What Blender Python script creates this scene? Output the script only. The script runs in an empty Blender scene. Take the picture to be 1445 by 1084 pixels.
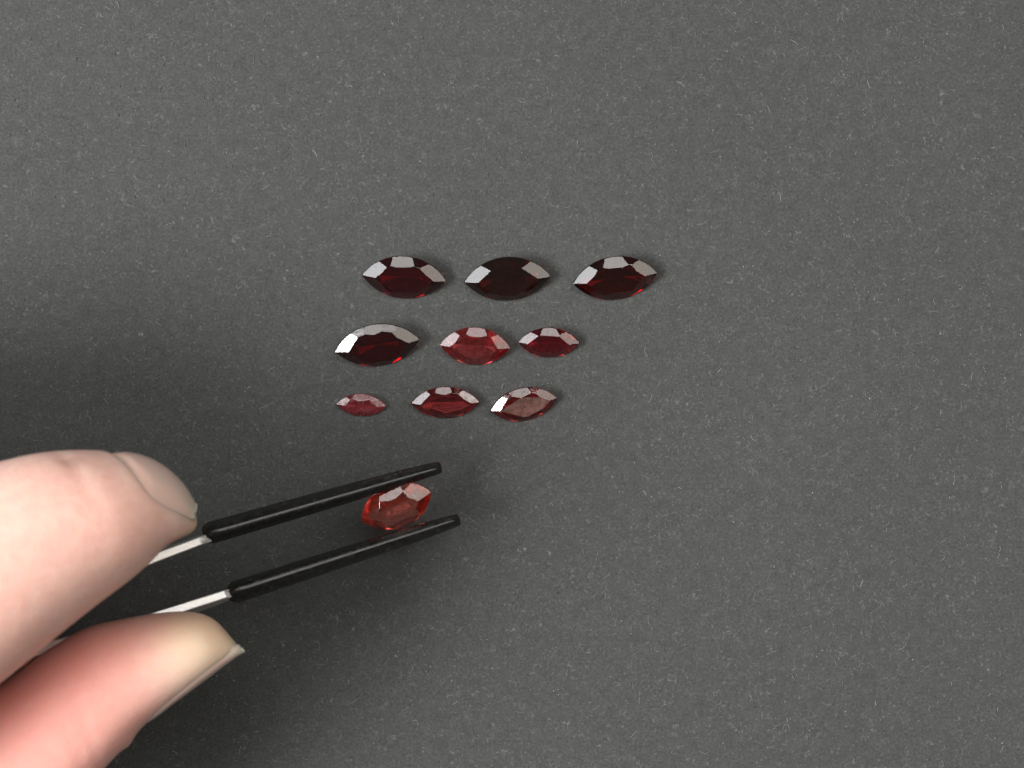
import bpy, bmesh, math, random
import numpy as np
from mathutils import Vector, Matrix

random.seed(7)
MM = 0.001
scene = bpy.context.scene
col = scene.collection

# ------------------------------------------------------------------ camera
CAM_H = 160.0                      # mm above the paper, looking straight down
PXMM = 12.0                        # photograph pixels per mm on the paper
cam_d = bpy.data.cameras.new("camera")
cam = bpy.data.objects.new("camera", cam_d)
col.objects.link(cam)
cam.location = (0, 0, CAM_H * MM)
cam.rotation_euler = (0, 0, 0)
cam_d.sensor_width = 36.0
cam_d.lens = 36.0 * CAM_H / (1445.0 / PXMM)
cam_d.clip_start = 0.005
cam_d.clip_end = 20.0
cam_d.dof.use_dof = True
cam_d.dof.focus_distance = (CAM_H - 2.0) * MM
cam_d.dof.aperture_fstop = 30.0
scene.camera = cam

# ------------------------------------------------------------------ light
world = bpy.data.worlds.new("World")
scene.world = world
world.use_nodes = True
bg = world.node_tree.nodes["Background"]
bg.inputs[0].default_value = (1.0, 0.97, 0.93, 1)
bg.inputs[1].default_value = 0.06


def area_lamp(name, loc, target, sx, sy, radiance, color):
    d = bpy.data.lights.new(name, 'AREA')
    d.shape = 'RECTANGLE'
    d.size = sx
    d.size_y = sy
    d.energy = radiance * math.pi * sx * sy
    d.color = color
    o = bpy.data.objects.new(name, d)
    col.objects.link(o)
    o.location = loc
    o.rotation_euler = (Vector(target) - Vector(loc)).to_track_quat('-Z', 'Y').to_euler()
    return o


# broad ceiling light behind the stones, and a brighter lamp low on the left
area_lamp("ceiling_lamp", (0.12, 0.46, 1.05), (0, 0.2, 0), 1.2, 0.52, 4.2, (1.0, 0.98, 0.95))
area_lamp("side_lamp", (-0.69, -0.13, 0.63), (0, 0, 0), 0.38, 0.38, 30.5, (1.0, 0.98, 0.96))
area_lamp("left_facet_fill", (-0.68, 0.24, 0.70), (0, 0, 0), 0.36, 0.32, 7.0, (0.96, 0.98, 1.0))  # added fill, no window there: brightens the stones' left end facets
area_lamp("right_facet_fill", (0.74, 0.22, 0.78), (0, 0, 0), 0.52, 0.46, 3.0, (1.0, 0.92, 0.82))  # added dim fill from the right, for right end facets and the hand's shadow

scene.view_settings.view_transform = 'Standard'
scene.view_settings.look = 'None'
scene.view_settings.exposure = 0.0
scene.view_settings.gamma = 1.0
scene.view_settings.use_curve_mapping = False
scene.render.engine = 'CYCLES'
scene.cycles.use_denoising = True
scene.cycles.max_bounces = 16
scene.cycles.transmission_bounces = 14
scene.cycles.glossy_bounces = 10
scene.cycles.sample_clamp_indirect = 8.0
scene.cycles.caustics_refractive = True
scene.cycles.caustics_reflective = False


# ------------------------------------------------------------------ helpers
def P(px, py, z=0.0):
    """A point (mm) that stands z mm above the paper under photograph pixel px, py."""
    k = (CAM_H - z) / CAM_H / PXMM
    return Vector(((px - 722.5) * k, -(py - 542.0) * k, z))


def tag(o, label=None, cat=None, group=None, kind=None):
    if label: o["label"] = label
    if cat: o["category"] = cat
    if group: o["group"] = group
    if kind: o["kind"] = kind
    return o


def link_mesh(name, me, mat=None, parent=None, smooth=False):
    o = bpy.data.objects.new(name, me)
    col.objects.link(o)
    if mat: me.materials.append(mat)
    if parent: o.parent = parent
    if smooth:
        me.polygons.foreach_set("use_smooth", [True] * len(me.polygons))
    return o


class NT:
    def __init__(self, name):
        self.m = bpy.data.materials.new(name)
        self.m.use_nodes = True
        self.t = self.m.node_tree
        self.b = self.t.nodes["Principled BSDF"]
        self.out = self.t.nodes["Material Output"]

    def n(self, typ, **kw):
        x = self.t.nodes.new(typ)
        for k, v in kw.items():
            if k.startswith("i_"):
                key = k[2:]
                key = int(key) if key.isdigit() else key.replace("_", " ")
                x.inputs[key].default_value = v
            else:
                setattr(x, k, v)
        return x

    def l(self, a, b):
        self.t.links.new(a, b)

    def ramp(self, fac, stops):
        r = self.n("ShaderNodeValToRGB")
        e = r.color_ramp.elements
        while len(e) < len(stops): e.new(0.5)
        for k, (p, c) in enumerate(stops):
            e[k].position = p
            e[k].color = c if len(c) == 4 else (*c, 1)
        self.l(fac, r.inputs[0])
        return r.outputs[0]

    def mix(self, fac, a, b, blend='MIX'):
        x = self.n("ShaderNodeMix", data_type='RGBA', blend_type=blend)
        for s, v in ((x.inputs[0], fac), (x.inputs[6], a), (x.inputs[7], b)):
            if hasattr(v, "links"): self.l(v, s)
            else: s.default_value = v if not isinstance(v, tuple) or len(v) == 4 else (*v, 1)
        return x.outputs[2]

    def math(self, op, a, b=0.0, clamp=False):
        x = self.n("ShaderNodeMath", operation=op, use_clamp=clamp)
        for s, v in ((x.inputs[0], a), (x.inputs[1], b)):
            if hasattr(v, "links"): self.l(v, s)
            else: s.default_value = v
        return x.outputs[0]


# ------------------------------------------------------------------ paper
def paper_material():
    k = NT("charcoal_paper")
    tc = k.n("ShaderNodeTexCoord").outputs["Object"]
    big = k.n("ShaderNodeTexNoise", i_Scale=45.0, i_Detail=3.0); k.l(tc, big.inputs["Vector"])
    mid = k.n("ShaderNodeTexNoise", i_Scale=650.0, i_Detail=4.0, i_Roughness=0.65); k.l(tc, mid.inputs["Vector"])
    fine = k.n("ShaderNodeTexNoise", i_Scale=3200.0, i_Detail=3.0, i_Roughness=0.7); k.l(tc, fine.inputs["Vector"])
    base = k.ramp(mid.outputs[0], [(0.30, (0.0485, 0.0512, 0.0492)), (0.70, (0.067, 0.0700, 0.0675))])
    base = k.mix(0.25, base, k.ramp(big.outputs[0], [(0.3, (0.0465, 0.0508, 0.0482)), (0.7, (0.062, 0.0637, 0.0642))]))
    spk = k.ramp(fine.outputs[0], [(0.32, (0.70, 0.70, 0.70)), (0.5, (1, 1, 1)), (0.70, (1.35, 1.35, 1.35))])
    base = k.mix(0.85, base, spk, 'MULTIPLY')
    fuzz = k.n("ShaderNodeTexNoise", i_Scale=1500.0, i_Detail=6.0, i_Roughness=0.75, i_Distortion=1.6); k.l(tc, fuzz.inputs["Vector"])
    base = k.mix(k.ramp(fuzz.outputs[0], [(0.57, (0, 0, 0)), (0.74, (0.8, 0.8, 0.8))]), base, (0.22, 0.22, 0.213))
    pit = k.n("ShaderNodeTexNoise", i_Scale=2100.0, i_Detail=2.0); k.l(tc, pit.inputs["Vector"])
    base = k.mix(k.ramp(pit.outputs[0], [(0.24, (0.5, 0.5, 0.5)), (0.33, (0, 0, 0))]), base, (0.02, 0.02, 0.019))
    k.l(base, k.b.inputs["Base Color"])
    k.b.inputs["Roughness"].default_value = 0.9
    k.b.inputs["Specular IOR Level"].default_value = 0.25
    hgt = k.math('ADD', k.math('MULTIPLY', mid.outputs[0], 0.6), k.math('MULTIPLY', fine.outputs[0], 0.4))
    bp = k.n("ShaderNodeBump", i_Strength=0.6, i_Distance=0.00015)
    k.l(hgt, bp.inputs["Height"])
    k.l(bp.outputs[0], k.b.inputs["Normal"])
    return k.m


me = bpy.data.meshes.new("paper_sheet")
W, D, T = 0.42, 0.32, 0.0004
bm = bmesh.new()
bmesh.ops.create_cube(bm, size=1.0, matrix=Matrix.Translation((0, 0, -T / 2)) @ Matrix.Diagonal((W, D, T, 1)))
bm.to_mesh(me); bm.free()
paper = tag(link_mesh("paper_sheet", me, paper_material()), "sheet of charcoal grey flecked craft paper", "paper", kind="structure")


def fibre_material():
    k = NT("pale_fibre")
    a = k.n("ShaderNodeAttribute", attribute_name="tone")
    c = k.mix(a.outputs["Fac"], (0.080, 0.081, 0.079), (0.48, 0.475, 0.46))
    k.l(c, k.b.inputs["Base Color"])
    k.b.inputs["Roughness"].default_value = 0.8
    return k.m


def build_fibres():
    rnd = random.Random(11)
    V, F, tone = [], [], []

    def tube(pts, r, tn):
        b = len(V)
        m = len(pts)
        for i, p in enumerate(pts):
            d = (pts[min(i + 1, m - 1)] - pts[max(i - 1, 0)]).normalized()
            s = Vector((-d.y, d.x, 0)).normalized() if abs(d.z) < 0.95 else Vector((1, 0, 0))
            u = d.cross(s)
            rr = r * (0.55 if i in (0, m - 1) else 1.0)
            for q in range(3):
                an = 2 * math.pi * q / 3 + math.pi / 2
                V.append((p + s * (rr * math.cos(an)) + u * (rr * math.sin(an))) * MM)
                tone.append(tn)
        for i in range(m - 1):
            for q in range(3):
                a0 = b + i * 3 + q; a1 = b + i * 3 + (q + 1) % 3
                F.append((a0, a1, a1 + 3, a0 + 3))
        F.append((b, b + 2, b + 1)); e = b + (m - 1) * 3
        F.append((e, e + 1, e + 2))

    def fibre(x, y, L, r, tn, curl):
        n = 5 if L > 0.5 else 3
        a = rnd.uniform(0, 2 * math.pi)
        p = Vector((x, y, r * 0.4))
        pts = [p.copy()]
        lift = rnd.random() ** 2 * 0.12 * min(L, 1.0)
        for i in range(1, n):
            a += rnd.gauss(0, curl)
            p = p + Vector((math.cos(a), math.sin(a), 0)) * (L / (n - 1))
            p.z = r * 0.4 + lift * math.sin(math.pi * i / (n - 1))
            pts.append(p.copy())
        tube(pts, r, tn)

    X, Y = 84, 66
    # clumps so that flecks gather unevenly as in real flecked paper
    clumps = [(rnd.uniform(-X, X), rnd.uniform(-Y, Y), rnd.uniform(0.6, 2.4)) for _ in range(900)]
    for i in range(15500):
        if rnd.random() < 0.62:
            c = rnd.choice(clumps)
            x, y = rnd.gauss(c[0], c[2]), rnd.gauss(c[1], c[2])
        else:
            x, y = rnd.uniform(-X, X), rnd.uniform(-Y, Y)
        k = rnd.random()
        if k < 0.70:      # barely paler than the sheet
            fibre(x, y, rnd.uniform(0.15, 0.7), rnd.uniform(0.020, 0.040), rnd.uniform(0.04, 0.34), 0.5)
        elif k < 0.93:    # short flecks
            fibre(x, y, rnd.uniform(0.06, 0.22), rnd.uniform(0.025, 0.055), rnd.uniform(0.15, 0.75), 0.5)
        else:             # longer curled hairs
            fibre(x, y, rnd.uniform(0.5, 1.3), rnd.uniform(0.018, 0.032), rnd.uniform(0.15, 0.6), 0.55)
    for i in range(130):  # bright specks
        fibre(rnd.uniform(-X, X), rnd.uniform(-Y, Y), rnd.uniform(0.06, 0.2), rnd.uniform(0.04, 0.065), rnd.uniform(0.8, 1.0), 0.6)
    # the few large lint threads one can see singly
    for px, py, L in ((440, 212, 1.1), (1018, 520, 0.7), (908, 692, 0.6), (712, 541, 0.8), (168, 12, 1.0), (370, 268, 1.1), (962, 690, 0.6)):
        q = P(px, py)
        fibre(q.x, q.y, L, 0.035, 0.75, 0.5)
    me = bpy.data.meshes.new("paper_fibres")
    me.from_pydata([tuple(v) for v in V], [], F)
    at = me.attributes.new("tone", 'FLOAT', 'POINT')
    at.data.foreach_set("value", tone)
    return me


fib = link_mesh("paper_fibres", build_fibres(), fibre_material(), paper)
fib["kind"] = "stuff"


# ------------------------------------------------------------------ hand
def catmull(a, b, c, d, t):
    return 0.5 * ((2 * b) + (c - a) * t + (2 * a - 5 * b + 4 * c - d) * t * t + (3 * b - a - 3 * c + d) * t * t * t)


class Loft:
    """A limb: oval sections between two opposite outline points; t runs along it, th round it."""

    def __init__(self, st):
        self.A = [P(s[0][0], s[0][1], s[2] + (s[4] if len(s) > 4 else 0)) for s in st]
        self.B = [P(s[1][0], s[1][1], s[2] - (s[4] if len(s) > 4 else 0)) for s in st]
        self.h = [s[3] for s in st]
        self.n = len(st)

    def at(self, arr, t):
        i = min(max(int(t), 0), self.n - 2)
        f = t - i
        g = lambda k: arr[min(max(k, 0), self.n - 1)]
        return catmull(g(i - 1), g(i), g(i + 1), g(i + 2), f)

    def frame(self, t):
        A, B, h = self.at(self.A, t), self.at(self.B, t), max(self.at(self.h, t), 0.02)
        c = (A + B) / 2
        e = 0.15
        t0, t1 = max(t - e, 0), min(t + e, self.n - 1)
        tan = ((self.at(self.A, t1) + self.at(self.B, t1)) - (self.at(self.A, t0) + self.at(self.B, t0))).normalized()
        U = (A - B) / 2
        Un = U.normalized() if U.length > 1e-6 else Vector((0, 1, 0))
        Wd = Vector((0, 0, CAM_H)) - c
        Wd = (Wd - Un * Wd.dot(Un)).normalized()
        return c, U, Wd * h, tan

    def S(self, t, th, off=0.0):
        c, U, Wd, tan = self.frame(t)
        cs, sn = math.cos(th), math.sin(th)
        ex = 0.92
        q = Vector(U * math.copysign(abs(cs) ** ex, cs) + Wd * math.copysign(abs(sn) ** ex, sn))
        if off:
            nrm = (U.normalized() * cs / max(U.length, .1) + Wd.normalized() * sn / max(Wd.length, .1)).normalized()
            q = q + nrm * off
        return c + q

    def mesh(self, bm, rings=90, seg=56, mod=None):
        prev = None
        first = None
        for i in range(rings + 1):
            t = (self.n - 1) * i / rings
            row = []
            for j in range(seg):
                th = 2 * math.pi * j / seg
                o = mod(t, th) if mod else 0.0
                row.append(bm.verts.new(self.S(t, th, o)))
            if prev:
                for j in range(seg):
                    bm.faces.new((prev[j], prev[(j + 1) % seg], row[(j + 1) % seg], row[j]))
            else:
                first = row
            prev = row
        bm.faces.new(prev)
        bm.faces.new(list(reversed(first)))


def chain(bm, pts, sub=8, seg=28):
    """Round limb through (px, py, z, radius mm)."""
    C = [P(*p[:3]) for p in pts]
    R = [p[3] for p in pts]
    n = len(pts)
    cs, rs = [], []
    for i in range(n - 1):
        g = lambda a, k: a[min(max(k, 0), n - 1)]
        for s in range(sub):
            f = s / sub
            cs.append(catmull(g(C, i - 1), C[i], C[i + 1], g(C, i + 2), f))
            rs.append(catmull(g(R, i - 1), R[i], R[i + 1], g(R, i + 2), f))
    cs.append(C[-1]); rs.append(R[-1])

    def cap(c, d, r):
        return [(c + d * (r * math.sin(a)), r * math.cos(a)) for a in (0.4, 0.8, 1.2, 1.5)]
    d0 = (cs[0] - cs[1]).normalized(); d1 = (cs[-1] - cs[-2]).normalized()
    full = list(reversed(cap(cs[0], d0, rs[0]))) + list(zip(cs, rs)) + cap(cs[-1], d1, rs[-1])
    prev = None
    up = Vector((0, 0, 1))
    for i, (c, r) in enumerate(full):
        d = (full[min(i + 1, len(full) - 1)][0] - full[max(i - 1, 0)][0]).normalized()
        s = d.cross(up)
        s = s.normalized() if s.length > 0.05 else Vector((1, 0, 0))
        u = s.cross(d)
        row = [bm.verts.new(c + s * (r * math.cos(2 * math.pi * j / seg)) + u * (r * math.sin(2 * math.pi * j / seg))) for j in range(seg)]
        if prev:
            for j in range(seg):
                bm.faces.new((prev[j], prev[(j + 1) % seg], row[(j + 1) % seg], row[j]))
        else:
            bm.faces.new(list(reversed(row)))
        prev = row
    bm.faces.new(prev)


# stations: outline point on one side, on the other side, height of the middle, half thickness
index_finger = Loft([
    ((-560, 840), (-400, 1250), 39, 10.0),
    ((-380, 790), (-260, 1150), 37.5, 9.6),
    ((-230, 735), (-150, 1075), 36, 9.3),
    ((-110, 688), (-60, 1008), 34.5, 9.3),
    ((-20, 657), (20, 947), 33, 9.2),
    ((50, 640), (85, 893), 31.6, 9.0),
    ((110, 635), (140, 850), 30.2, 8.8),
    ((160, 638), (184, 817), 29.0, 8.4),
    ((201, 645), (215, 790), 27.8, 7.7),
    ((232, 661), (234, 769), 26.8, 6.7),
    ((256, 684), (253, 758), 26.0, 5.4),
    ((269, 704), (267, 753), 25.4, 3.9),
    ((275, 717), (275, 748), 25.0, 2.4),
    ((278.5, 728), (279, 739), 24.8, 0.9),
])
thumb = Loft([
    ((-480, 1290), (-330, 1560), 24, 9.5),
    ((-330, 1200), (-190, 1440), 23, 9.0),
    ((-200, 1110), (-70, 1330), 22, 8.8),
    ((-90, 1032), (20, 1230), 21, 8.7),
    ((0, 968), (85, 1150), 20.5, 8.7),
    ((60, 922), (130, 1101), 20.2, 8.6),
    ((118, 888), (165, 1062), 20, 8.2),
    ((165, 876), (200, 1024), 20, 7.6),
    ((210, 868), (234, 996), 20, 6.9),
    ((250, 864), (268, 971), 20, 6.1),
    ((280, 866), (294, 952), 20, 5.2),
    ((302, 875), (313, 938), 20, 4.1),
    ((317, 889), (326, 929), 20, 3.1),
    ((328, 902), (335, 923), 20, 2.0),
    ((338, 913), (342, 919), 20, 0.7),
])


def ss(a, b, x):
    x = min(max((x - a) / (b - a), 0), 1)
    return x * x * (3 - 2 * x)


def interp(xs, ys, x):
    return float(np.interp(x, xs, ys))


# nail borders on each finger: position along t, front and back angle in degrees
IN_T, IN_F, IN_B = [6.7, 7.2, 7.7, 8.2, 9.0, 10.0, 11.0, 11.6], [-6, 22, 52, 72, 84, 86, 84, 82], [-95, -105, -110, -112, -112, -108, -100, -95]
TN_T, TN_F, TN_B = [6.5, 7.0, 8.0, 9.0, 10.0, 11.0, 12.0, 13.0, 13.7], [174, 146, 130, 121, 115, 110, 100, 66, 40], [206, 225, 236, 240, 240, 240, 242, 256, 270]


def fold(T, Fr, Bk, recess, rim, rev=False):
    def mod(t, th):
        d = math.degrees(th)
        d = (d + 180) % 360 - 180 if not rev else d % 360
        f, b = interp(T, Fr, t), interp(T, Bk, t)
        lo, hi = min(f, b), max(f, b)
        e = min(d - lo, hi - d)                       # >0 inside the nail (degrees)
        w = ss(T[0] - 0.35, T[0] + 0.25, t)
        et = (t - T[0]) * 30
        e = min(e, et) if t < T[1] else e
        inside = ss(-4, 5, e)
        ridge = math.exp(-((e + 9) / 7.5) ** 2)
        end = 1 - ss(T[-3], T[-1], t)
        return w * (-recess * inside + rim * ridge * (0.25 + 0.75 * end))
    return mod


def index_mod(t, th):
    o = fold(IN_T, IN_F, IN_B, 0.50, 0.16)(t, th)
    d = (math.degrees(th) + 180) % 360 - 180
    # knuckle creases over the last joint, and the soft fold beside the nail
    for tc, amp, w, c, sp in ((5.62, 0.22, 0.10, 24, 15), (5.9, 0.10, 0.16, 44, 24), (6.5, -0.06, 0.3, 58, 26)):
        tt = tc + 0.010 * (d - c)
        o -= amp * math.exp(-((t - tt) / w) ** 2) * math.exp(-((d - c) / sp) ** 2)
    o += 0.35 * math.exp(-((t - 9.6) / 1.0) ** 2) * math.exp(-((d - 120) / 30) ** 2)
    o -= 0.30 * math.exp(-((t - 10.6) / 0.6) ** 2) * math.exp(-((d - 96) / 12) ** 2)
    return o


def thumb_mod(t, th):
    o = fold(TN_T, TN_F, TN_B, 0.0, 0.0, True)(t, th)
    d = math.degrees(th) % 360
    o += 0.5 * math.exp(-((t - 6.45) / 0.22) ** 2) * math.exp(-((d - 178) / 22) ** 2)
    for tc, amp, w, c, sp in ((5.3, 0.16, 0.14, 95, 45), (4.9, 0.12, 0.12, 110, 40)):
        o -= amp * math.exp(-((t - tc) / w) ** 2) * math.exp(-((d - c) / sp) ** 2)
    return o


def skin_material():
    k = NT("skin")
    geo = k.n("ShaderNodeTexCoord").outputs["Object"]
    n1 = k.n("ShaderNodeTexNoise", i_Scale=140.0, i_Detail=3.0); k.l(geo, n1.inputs["Vector"])
    n2 = k.n("ShaderNodeTexNoise", i_Scale=900.0, i_Detail=4.0); k.l(geo, n2.inputs["Vector"])
    c = k.ramp(n1.outputs[0], [(0.3, (0.85, 0.51, 0.43)), (0.7, (0.89, 0.58, 0.50))])
    c = k.mix(0.2, c, k.ramp(n2.outputs[0], [(0.3, (0.62, 0.32, 0.25)), (0.7, (0.88, 0.64, 0.52))]))

    def spot(p, r, inner=0.0):
        v = k.n("ShaderNodeVectorMath", operation='DISTANCE')
        k.l(geo, v.inputs[0]); v.inputs[1].default_value = tuple(Vector(p) * MM)
        m = k.n("ShaderNodeMapRange", interpolation_type='SMOOTHSTEP')
        k.l(v.outputs["Value"], m.inputs["Value"])
        m.inputs["From Min"].default_value = r * MM; m.inputs["From Max"].default_value = inner * MM
        return m.outputs[0]
    # skin blanched yellow where it presses on the tweezers, flushed behind, deepened to paint in the red shade between the digits
    bl = (0.80, 0.56, 0.36)
    c = k.mix(k.math('MULTIPLY', spot(P(250, 750, 25), 6.5, 2), 0.85), c, bl)
    c = k.mix(k.math('MULTIPLY', spot(P(305, 885, 23), 7.5, 2), 0.85), c, bl)
    c = k.mix(k.math('MULTIPLY', spot(P(270, 925, 26), 7, 1), 0.6), c, (0.90, 0.72, 0.56))
    c = k.mix(k.math('MULTIPLY', spot(P(60, 960, 24), 17, 4), 0.48), c, (0.86, 0.30, 0.26))
    c = k.mix(k.math('MULTIPLY', spot(P(-20, 1060, 28), 22, 5), 0.32), c, (0.88, 0.40, 0.35))
    c = k.mix(k.math('MULTIPLY', spot(P(103, 652, 35), 1.8, 0.3), 0.45), c, (0.42, 0.22, 0.17))  # dark dot: shade of the joint dimple put into the skin colour
    k.l(c, k.b.inputs["Base Color"])
    k.b.inputs["Roughness"].default_value = 0.55
    k.b.inputs["Specular IOR Level"].default_value = 0.35
    k.b.subsurface_method = 'RANDOM_WALK'
    k.b.inputs["Subsurface Weight"].default_value = 0.75
    k.b.inputs["Subsurface Radius"].default_value = (1.0, 0.32, 0.18)
    k.b.inputs["Subsurface Scale"].default_value = 0.0030
    vor = k.n("ShaderNodeTexVoronoi", i_Scale=1900.0, feature='DISTANCE_TO_EDGE'); k.l(geo, vor.inputs["Vector"])
    hh = k.math('ADD', k.math('MULTIPLY', vor.outputs["Distance"], 0.6), n2.outputs[0])
    bp = k.n("ShaderNodeBump", i_Strength=0.28, i_Distance=0.0002)
    k.l(hh, bp.inputs["Height"]); k.l(bp.outputs[0], k.b.inputs["Normal"])
    return k.m


def nail_material():
    k = NT("fingernail")
    a = k.n("ShaderNodeAttribute", attribute_name="along")
    c = k.ramp(a.outputs["Fac"], [(0.0, (0.94, 0.58, 0.51)), (0.55, (0.95, 0.64, 0.56)), (0.82, (0.92, 0.74, 0.58)), (1.0, (0.93, 0.81, 0.62))])
    c = k.mix(k.math('MULTIPLY', k.n("ShaderNodeAttribute", attribute_name="rim").outputs["Fac"], 0.85), c, (0.86, 0.55, 0.45))
    k.l(c, k.b.inputs["Base Color"])
    k.b.inputs["Roughness"].default_value = 0.3
    k.b.inputs["Specular IOR Level"].default_value = 0.4
    k.b.inputs["Subsurface Weight"].default_value = 0.7
    k.b.inputs["Subsurface Radius"].default_value = (1.0, 0.5, 0.35)
    k.b.inputs["Subsurface Scale"].default_value = 0.0010
    return k.m


M_skin, M_nail = skin_material(), nail_material()

bm = bmesh.new()
index_finger.mesh(bm, 130, 72, index_mod)
thumb.mesh(bm, 130, 72, thumb_mod)
# the rest of the hand, outside the picture: curled fingers, palm, wrist
chain(bm, [(-480, 1045, 39, 10.2), (-600, 1110, 41, 10.8), (-800, 1200, 44, 12.0), (-1050, 1320, 47, 13)])
chain(bm, [(-400, 1425, 24.5, 9.6), (-540, 1500, 27, 11.0), (-780, 1580, 33, 14), (-1150, 1680, 42, 15)])
chain(bm, [(-1030, 1200, 47, 12), (-700, 900, 46, 10.3), (-330, 725, 36, 9.8), (-330, 755, 22, 9.0), (-520, 860, 16, 8.4), (-660, 930, 17, 7.4)])
chain(bm, [(-1080, 1080, 45, 11.5), (-760, 780, 42, 9.8), (-410, 620, 33, 9.2), (-430, 670, 20, 8.6), (-600, 740, 15, 8.0), (-740, 800, 16, 7.0)])
chain(bm, [(-1130, 960, 40, 10.5), (-860, 700, 36, 8.8), (-570, 590, 28, 8.0), (-590, 640, 18, 7.6), (-720, 680, 14, 7.2), (-840, 730, 15, 6.2)])
chain(bm, [(-1030, 1300, 47, 13), (-1400, 1500, 48, 15), (-1900, 1720, 48, 18), (-2600, 2000, 48, 21)])
chain(bm, [(-1070, 1160, 46, 12.5), (-1430, 1380, 48, 15), (-1900, 1650, 48, 18), (-2600, 1960, 48, 21)])
chain(bm, [(-1120, 1020, 43, 12), (-1460, 1280, 46, 15), (-1900, 1590, 47, 18), (-2600, 1920, 48, 21)])
chain(bm, [(-1050, 1650, 42, 15), (-1450, 1680, 45, 17), (-1900, 1750, 47, 19)])
bm.normal_update()
me = bpy.data.meshes.new("hand_base")
bm.to_mesh(me); bm.free()
me.transform(Matrix.Scale(MM, 4))
tmp = bpy.data.objects.new("hand_base", me)
col.objects.link(tmp)
mod = tmp.modifiers.new("r", 'REMESH'); mod.mode = 'VOXEL'; mod.voxel_size = 0.00042; mod.adaptivity = 0.0
mod = tmp.modifiers.new("s", 'SMOOTH'); mod.factor = 0.5; mod.iterations = 4
dg = bpy.context.evaluated_depsgraph_get()
hm = bpy.data.meshes.new_from_object(tmp.evaluated_get(dg))
hm.name = "hand"
bpy.data.objects.remove(tmp)
hand = tag(link_mesh("hand", hm, M_skin, smooth=True), "bare hand at the left, finger and thumb pinching the tweezers", "hand")


def nail(loft, T, Fr, Bk, tmax, ext, off, label, sharp=2.2, edge="A", sink=0.40, soft=0.22):
    nu, nv = 34, 26
    V, F, al, rm = [], [], [], []
    ed = loft.A if edge == "A" else loft.B
    axis = (loft.at(ed, tmax) - loft.at(ed, tmax - 4.0)).normalized()
    for i in range(nu + 1):
        u = i / nu
        for j in range(nv + 1):
            v = j / nv
            # rounded corners at the root, rounded free edge at the tip
            t = T[0] + (tmax - T[0]) * min(u / 0.86, 1.0)
            f, b = interp(T, Fr, t), interp(T, Bk, t)
            th = math.radians(f + (b - f) * v)
            sw = soft * 0.6
            side = (1 - ss(0.0, sw, v)) + (1 - ss(0.0, sw, 1 - v))
            root = 1 - ss(0.0, 0.14, u)
            o = off + 0.10 * ss(0.7, 1.0, u) - sink * max(side * (1 - ss(0.72, 0.84, u)), root)
            p = loft.S(t, th, o)
            if u > 0.86:
                c, U, Wd, tan = loft.frame(tmax)
                bul = 1 - abs(2 * v - 1) ** sharp
                p = p + axis * (ext * (u - 0.86) / 0.14 * bul)
            V.append(p * MM)
            al.append(u)
            rm.append(max(1 - ss(0.0, soft, v), 1 - ss(0.0, soft, 1 - v), 1 - ss(0.0, 0.2, u)) * (1 - ss(0.50, 0.80, u)))
    w = nv + 1
    for i in range(nu):
        for j in range(nv):
            F.append((i * w + j, i * w + j + 1, (i + 1) * w + j + 1, (i + 1) * w + j))
    me = bpy.data.meshes.new("fingernail")
    me.from_pydata([tuple(x) for x in V], [], F)
    a = me.attributes.new("along", 'FLOAT', 'POINT'); a.data.foreach_set("value", al)
    a = me.attributes.new("rim", 'FLOAT', 'POINT'); a.data.foreach_set("value", rm)
    o = link_mesh("fingernail", me, M_nail, hand, smooth=True)
    m = o.modifiers.new("thick", 'SOLIDIFY'); m.thickness = 0.00045; m.offset = 0.0
    m = o.modifiers.new("bev", 'BEVEL'); m.width = 0.00015; m.segments = 2
    if label: o["label"] = label
    return o


nail(index_finger, IN_T, IN_F, IN_B, 11.6, 0.3, -0.06, "rounded pale nail of the upper finger")
nail(thumb, TN_T, TN_F, TN_B, 13.7, 0.35, -0.08, "pointed ivory nail of the lower digit, seen edge on", 1.9, "B", 0.42, 0.34)


# ------------------------------------------------------------------ tweezers
def steel_material():
    k = NT("brushed_steel")
    tc = k.n("ShaderNodeTexCoord").outputs["Object"]
    mp = k.n("ShaderNodeMapping"); k.l(tc, mp.inputs["Vector"]); mp.inputs["Scale"].default_value = (0.6, 3.0, 1.0); mp.inputs["Rotation"].default_value = (0, 0, -0.27)
    n = k.n("ShaderNodeTexNoise", i_Scale=2500.0, i_Detail=4.0); k.l(mp.outputs[0], n.inputs["Vector"])
    bp = k.n("ShaderNodeBump", i_Strength=0.3, i_Distance=0.00005); k.l(n.outputs[0], bp.inputs["Height"]); k.l(bp.outputs[0], k.b.inputs["Normal"])
    k.l(k.ramp(n.outputs[0], [(0.3, (0.62, 0.61, 0.60)), (0.7, (0.80, 0.79, 0.77))]), k.b.inputs["Base Color"])
    k.b.inputs["Metallic"].default_value = 0.6
    k.l(k.ramp(n.outputs[0], [(0.3, (0.32,) * 3), (0.7, (0.48,) * 3)]), k.b.inputs["Roughness"])
    return k.m


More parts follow.
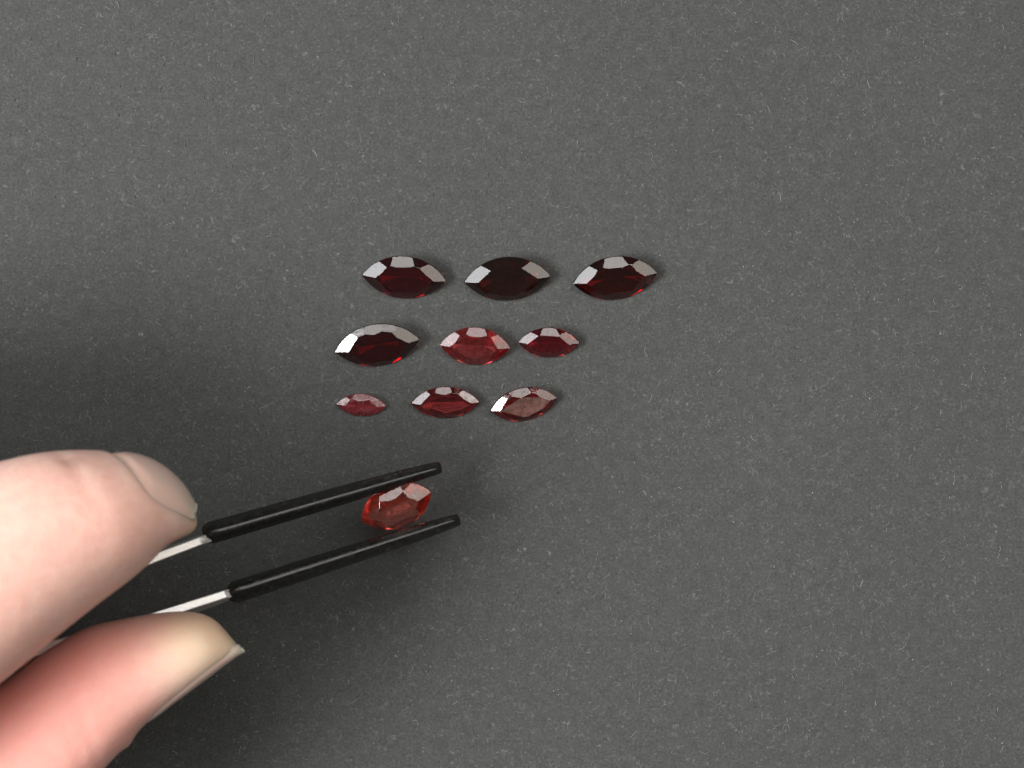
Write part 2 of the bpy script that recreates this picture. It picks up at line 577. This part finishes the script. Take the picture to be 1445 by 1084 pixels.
def coating_material():
    k = NT("black_rubber_coating")
    tc = k.n("ShaderNodeTexCoord").outputs["Object"]
    n = k.n("ShaderNodeTexNoise", i_Scale=1400.0, i_Detail=4.0); k.l(tc, n.inputs["Vector"])
    k.l(k.ramp(n.outputs[0], [(0.3, (0.008, 0.008, 0.008)), (0.62, (0.014, 0.014, 0.013)), (0.78, (0.05, 0.05, 0.048))]), k.b.inputs["Base Color"])
    k.l(k.ramp(n.outputs[0], [(0.3, (0.22,) * 3), (0.7, (0.38,) * 3)]), k.b.inputs["Roughness"])
    k.b.inputs["Specular IOR Level"].default_value = 0.5
    bp = k.n("ShaderNodeBump", i_Strength=0.12, i_Distance=0.0002)
    k.l(n.outputs[0], bp.inputs["Height"]); k.l(bp.outputs[0], k.b.inputs["Normal"])
    return k.m


M_steel, M_coat = steel_material(), coating_material()


STRIP = [(-0.80, 1.0), (0.80, 1.0), (1.0, 0.95), (1.0, -0.95), (0.80, -1.0), (-0.80, -1.0), (-1.0, -0.95), (-1.0, 0.95)]
PRONG = [(-0.15, 0.98), (0.15, 0.98), (0.27, 0.93), (0.68, 0.46), (0.90, 0.22), (1.0, 0.0), (0.94, -0.45), (0.6, -0.9), (0.0, -1.0), (-0.6, -0.9), (-0.94, -0.45), (-1.0, 0.0), (-0.90, 0.22), (-0.68, 0.46), (-0.27, 0.93)]


def bar(name, st, mat, parent, ex=0.35, seg=28, roll=0.0, section=None):
    """Lofted bar through (point, half width, half height)."""
    bm = bmesh.new()
    prev = None
    n = len(st)
    for i, (c, hw, hh) in enumerate(st):
        d = (st[min(i + 1, n - 1)][0] - st[max(i - 1, 0)][0]).normalized()
        s = d.cross(Vector((0, 0, 1))).normalized()
        u = s.cross(d)
        s, u = s * math.cos(roll) + u * math.sin(roll), u * math.cos(roll) - s * math.sin(roll)
        row = []
        if section: seg = len(section)
        for j in range(seg):
            if section:
                row.append(bm.verts.new((c + s * (hw * section[j][0]) + u * (hh * section[j][1])) * MM))
                continue
            a = 2 * math.pi * j / seg
            ca, sa = math.cos(a), math.sin(a)
            row.append(bm.verts.new((c + s * (hw * math.copysign(abs(ca) ** ex, ca)) + u * (hh * math.copysign(abs(sa) ** ex, sa))) * MM))
        if prev:
            for j in range(seg):
                bm.faces.new((prev[j], prev[(j + 1) % seg], row[(j + 1) % seg], row[j]))
        else:
            bm.faces.new(list(reversed(row)))
        prev = row
    bm.faces.new(prev)
    bmesh.ops.recalc_face_normals(bm, faces=bm.faces)
    me = bpy.data.meshes.new(name)
    bm.to_mesh(me); bm.free()
    o = link_mesh(name, me, mat, parent, smooth=True)
    m = o.modifiers.new("es", 'EDGE_SPLIT'); m.split_angle = math.radians(30 if section is STRIP else 42)
    return o


tweezers = bpy.data.objects.new("tweezers", None)
col.objects.link(tweezers)
tweezers.empty_display_size = 0.01
tag(tweezers, "steel tweezers with black coated prongs held between finger and thumb", "tweezers")


def arm(tip, base, sbase, back, far, ztip, zbase, zback, zfar, roll):
    Tp, Bs, Bk, Fr = P(*tip, ztip), P(*sbase, zbase), P(*back, zback), P(*far, zfar)
    # steel strip, standing on edge in the grip
    st = []
    for i in range(13):
        f = i / 12
        p = Fr.lerp(Bk, f)
        st.append((p, 0.55, 3.2 - 0.5 * f))
    for i in range(1, 13):
        f = i / 12
        p = Bk.lerp(Bs, f)
        st.append((p, 0.46 - 0.04 * f, 2.7 - 1.4 * f))
    d = (Tp - Bs).normalized()
    st.append((Bs + d * 0.8, 0.45, 0.7))
    a = bar("arm", st, M_steel, tweezers, roll=roll, section=STRIP)
    # coated prong: a narrow collar, then a tapering rounded bar with a blunt end
    Bs = P(*base, zbase)
    d = (Tp - Bs).normalized()
    L = (Tp - Bs).length
    pr = []
    prof = [(0.0, .55, .55), (0.010, .78, .8), (0.03, 1.0, 1.0), (0.3, .95, .95), (0.6, .86, .86), (0.85, .74, .76), (0.955, .63, .72), (0.97, .62, .68), (0.995, .56, .46), (1.0, .45, .30)]
    for f, w, h in prof:
        pr.append((Bs + d * (L * f), 1.2 * w, 1.4 * h))
    fine = []
    for i in range(len(pr) - 1):
        n = 6 if prof[i + 1][0] - prof[i][0] > 0.1 else 1
        for s in range(n):
            q = s / n
            fine.append((pr[i][0].lerp(pr[i + 1][0], q), pr[i][1] * (1 - q) + pr[i + 1][1] * q, pr[i][2] * (1 - q) + pr[i + 1][2] * q))
    fine.append(pr[-1])
    s = bar("coated_prong", fine, M_coat, a, roll=roll, section=PRONG)
    return a


arm((622, 659), (287, 755), (286, 761), (205, 790), (-1250, 1270), 6.5, 14.5, 16.5, 27, math.radians(-2))
arm((648, 733), (322, 839), (318, 841), (205, 880), (-1250, 1290), 6.5, 14.5, 16.6, 27, math.radians(13))
bar("end_weld", [(P(-1235, 1276, 26.9), 1.0, 3.4), (P(-1260, 1284, 27.1), 1.6, 3.7), (P(-1420, 1335, 28), 1.5, 3.6), (P(-1440, 1340, 28.2), 0.9, 3.0)], M_steel, tweezers, ex=0.4)


# ------------------------------------------------------------------ gemstones
def gem_material(name, dens, colr, rough, base=(1, 1, 1), bump=0.0, body=None, amount=0.0):
    k = NT(name)
    b = k.b
    b.inputs["Base Color"].default_value = (*base, 1)
    b.inputs["Transmission Weight"].default_value = 1.0
    b.inputs["IOR"].default_value = 1.77
    tc = k.n("ShaderNodeTexCoord").outputs["Object"]
    n = k.n("ShaderNodeTexNoise", i_Scale=1500.0, i_Detail=5.0); k.l(tc, n.inputs["Vector"])
    k.l(k.ramp(n.outputs[0], [(0.38, (rough * 0.4,) * 3), (0.66, (rough * 2.2,) * 3)]), b.inputs["Roughness"])
    if not bump: bump = 0.06
    if bump:
        bp = k.n("ShaderNodeBump", i_Strength=bump, i_Distance=0.0001)
        k.l(n.outputs[0], bp.inputs["Height"]); k.l(bp.outputs[0], b.inputs["Normal"])
    va = k.n("ShaderNodeVolumeAbsorption", i_Density=dens)
    va.inputs["Color"].default_value = (*colr, 1)
    k.l(va.outputs[0], k.out.inputs["Volume"])
    if body:                                   # clouded surface, or a pale sheen put into diffuse colour
        d = k.n("ShaderNodeBsdfDiffuse")
        k.l(k.ramp(n.outputs[0], [(0.3, tuple(x * 0.75 for x in body)), (0.7, tuple(min(x * 1.25, 1) for x in body))]), d.inputs["Color"])
        mx = k.n("ShaderNodeMixShader", i_0=amount)
        k.l(b.outputs[0], mx.inputs[1]); k.l(d.outputs[0], mx.inputs[2])
        k.l(mx.outputs[0], k.out.inputs["Surface"])
    return k.m


def cut_marquise(a, b, crown, ch, pav, g=0.18, ends=0.70, seed=0, mid=0.0, left=0.0, steep=40, star=0.50):
    """Convex stone cut by planes: table, crown mains and ends, girdle, pavilion (mm)."""
    rnd = random.Random(seed)
    R = (a * a + b * b) / (2 * b)
    al = math.asin(min(a / R, 1))
    bm = bmesh.new()
    bmesh.ops.create_cube(bm, size=1.0, matrix=Matrix.Diagonal((a * 2.3, b * 2.6, 12, 1)))
    planes = []

    def arc(be):
        return R * math.sin(be), R * math.cos(be) - (R - b)

    def add(side, be, z0, ang, up):
        x, y = arc(be)
        n = Vector((math.sin(be) * math.sin(ang), side * math.cos(be) * math.sin(ang), (1 if up else -1) * math.cos(ang)))
        planes.append((Vector((x, side * y, z0)), n))
    j = lambda s: math.radians(rnd.uniform(-s, s))
    for side in (1, -1):
        for i in range(15):                                    # girdle
            be = al * (-1 + 2 * i / 14)
            x, y = arc(be)
            planes.append((Vector((x, side * y, 0)), Vector((math.sin(be), side * math.cos(be), 0))))
        c = math.radians(crown)
        add(side, j(4), g / 2, c + j(2) + math.radians(mid), True)   # crown main
        for s in (1, -1):
            add(side, s * al * ends + j(3), g / 2, c * 0.98 + j(1.2) + (math.radians(left) if s < 0 else 0), True)            # end facets
            add(side, s * al * 0.36 + j(3), g / 2, c * 1.22 + j(2), True)            # upper girdle
        for s in (1, -1):                                      # star facets at the table's corners
            be = s * al * 0.36 + j(4)
            x, y = arc(be)
            n = Vector((math.sin(be) * math.sin(c * 0.5), side * math.cos(be) * math.sin(c * 0.5), math.cos(c * 0.5)))
            planes.append((Vector((x * star, side * y * star, g / 2 + ch)), n))
        p = math.radians(pav)
        add(side, 0, -g / 2, p, False)                         # the pavilion facet it rests on
        q = math.radians(steep)
        for s in (1, -1):
            for f, k in ((0.30, 1.0), (0.55, 1.04), (0.82, 1.06)):
                add(side, s * al * f, -g / 2, q * k + j(2), False)
            for f in (0.16, 0.45):                             # lower tier towards the keel
                be = s * al * f
                x, y = arc(be)
                n = Vector((math.sin(be) * math.sin(q * 0.72), side * math.cos(be) * math.sin(q * 0.72), -math.cos(q * 0.72)))
                planes.append((Vector((x * 0.5, side * y * 0.5, -g / 2 - b * 0.5 * math.tan(q) * 0.93)), n))
    planes.append((Vector((0, 0, g / 2 + ch)), Vector((j(1.5), j(1.5), 1)).normalized()))
    for p, n in planes:
        geom = bm.verts[:] + bm.edges[:] + bm.faces[:]
        res = bmesh.ops.bisect_plane(bm, geom=geom, dist=1e-5, plane_co=p, plane_no=n, clear_outer=True)
        ed = [e for e in res["geom_cut"] if isinstance(e, bmesh.types.BMEdge)]
        if len(ed) >= 3:
            bmesh.ops.contextual_create(bm, geom=ed)
    bmesh.ops.remove_doubles(bm, verts=bm.verts, dist=0.012)
    bmesh.ops.dissolve_degenerate(bm, edges=bm.edges, dist=0.004)
    bmesh.ops.recalc_face_normals(bm, faces=bm.faces)
    return bm


def gem(L, Rr, width, pav, crown, ch, mat, label, tilt=None, pitch=0.0, lift=None, ends=0.70, seed=0, group=True, nudge=0.0, mid=0.0, left=0.0, table=None, steep=40, star=0.5):
    z_est = 1.6 if lift is None else lift
    pl, pr = P(*L, z_est), P(*Rr, z_est)
    a = (pr - pl).length / 2 * 1.0
    ang = math.atan2(pr.y - pl.y, pr.x - pl.x)
    bm = cut_marquise(a, width / 2, crown, ch, pav, ends=ends, seed=seed, mid=mid, left=left, steep=steep, star=star)
    tface = max(bm.faces, key=lambda f: f.normal.z * 10 + f.calc_area() * 0.01)
    tface.material_index = 1 if table else 0
    tl = pav if tilt is None else tilt
    M = Matrix.Rotation(ang, 4, 'Z') @ Matrix.Rotation(math.radians(tl), 4, 'X') @ Matrix.Rotation(math.radians(pitch), 4, 'Y')
    bm.transform(M)
    zmin = min(v.co.z for v in bm.verts)
    c = (pl + pr) / 2
    dz = (-zmin + 0.02) if lift is None else lift
    c = P((L[0] + Rr[0]) / 2, (L[1] + Rr[1]) / 2, dz)
    bm.transform(Matrix.Scale(MM, 4))
    me = bpy.data.meshes.new("gemstone")
    bm.to_mesh(me); bm.free()
    o = link_mesh("gemstone", me, mat)
    if table: me.materials.append(table)
    o.location = Vector((c.x, c.y + nudge, dz)) * MM
    m = o.modifiers.new("bev", 'BEVEL'); m.width = 0.00004; m.segments = 1; m.limit_method = 'ANGLE'; m.angle_limit = math.radians(9)
    tag(o, label, "gemstone", "marquise stones laid in rows on the paper" if group else None)
    return o


G_dark = gem_material("dark_garnet", 2100, (0.82, 0.03, 0.10), 0.05, body=(0.20, 0.04, 0.05), amount=0.04)
G_black = gem_material("near_black_garnet", 2500, (0.80, 0.06, 0.06), 0.03, body=(0.14, 0.08, 0.06), amount=0.035)
G_glint = gem_material("black_garnet_with_glint", 1900, (0.82, 0.03, 0.07), 0.03, body=(0.10, 0.05, 0.04), amount=0.03)
G_wine = gem_material("wine_garnet", 1250, (0.86, 0.03, 0.13), 0.07, body=(0.40, 0.03, 0.06), amount=0.03)
G_red = gem_material("red_garnet", 620, (0.88, 0.05, 0.08), 0.10, bump=0.1, body=(0.50, 0.06, 0.06), amount=0.06)
G_deep = gem_material("deep_red_garnet", 950, (0.86, 0.04, 0.07), 0.08, bump=0.1, body=(0.35, 0.04, 0.04), amount=0.04)
G_rose = gem_material("rose_garnet", 1100, (0.86, 0.06, 0.14), 0.22, bump=0.35, body=(0.42, 0.06, 0.08), amount=0.16)
G_orange = gem_material("orange_red_garnet", 400, (0.96, 0.19, 0.05), 0.09, bump=0.12, body=(0.80, 0.14, 0.08), amount=0.05)
G_sheen = gem_material("sheen_table", 900, (0.88, 0.05, 0.08), 0.30, body=(0.48, 0.25, 0.21), amount=0.20)  # rough table, its broad pale sheen painted as a diffuse grey-brown

gem((511, 388), (629, 395), 5.2, 24, 34, 0.78, G_dark, "first dark plum stone in the top row, leftmost of the three", seed=1, star=0.60)
gem((655, 398), (777, 389), 5.3, 22, 34, 0.80, G_black, "black middle stone in the top row, with bright facets at both ends", seed=12, mid=7, star=0.75)
gem((808, 400), (928, 385), 5.25, 21, 34, 0.80, G_glint, "black stone at the right end of the top row, with a red glint", seed=27, star=0.58, steep=44)
gem((473, 496), (592, 478), 5.3, 26, 34, 0.78, G_dark, "large dark wine stone at the left of the middle row", seed=4, mid=6, star=0.54)
gem((621, 486), (720, 491), 4.65, 22, 33, 0.66, G_red, "bright red stone in the centre of the middle row", seed=5, star=0.55)
gem((731, 483), (818, 484), 3.7, 22, 33, 0.58, G_wine, "small raspberry stone at the right end of the middle row", seed=6, star=0.65)
gem((475, 570), (545, 573), 2.75, 20, 32, 0.42, G_rose, "smallest frosted pink red stone, left in the bottom row", seed=7)
gem((580, 569), (677, 567), 3.9, 21, 33, 0.56, G_deep, "red stone in the centre of the bottom row", seed=8, left=3)
gem((692, 580), (786, 561), 4.2, 24, 33, 0.56, G_deep, "red stone with greyish sheen on its matte table, right end of the bottom row", seed=9, star=0.56, left=3, table=G_sheen)
gem((510, 734), (608, 694), 5.5, 30, 36, 1.0, G_orange, "orange red stone held between the black tweezer prongs", tilt=20, pitch=0, lift=7.0, seed=10, group=False)
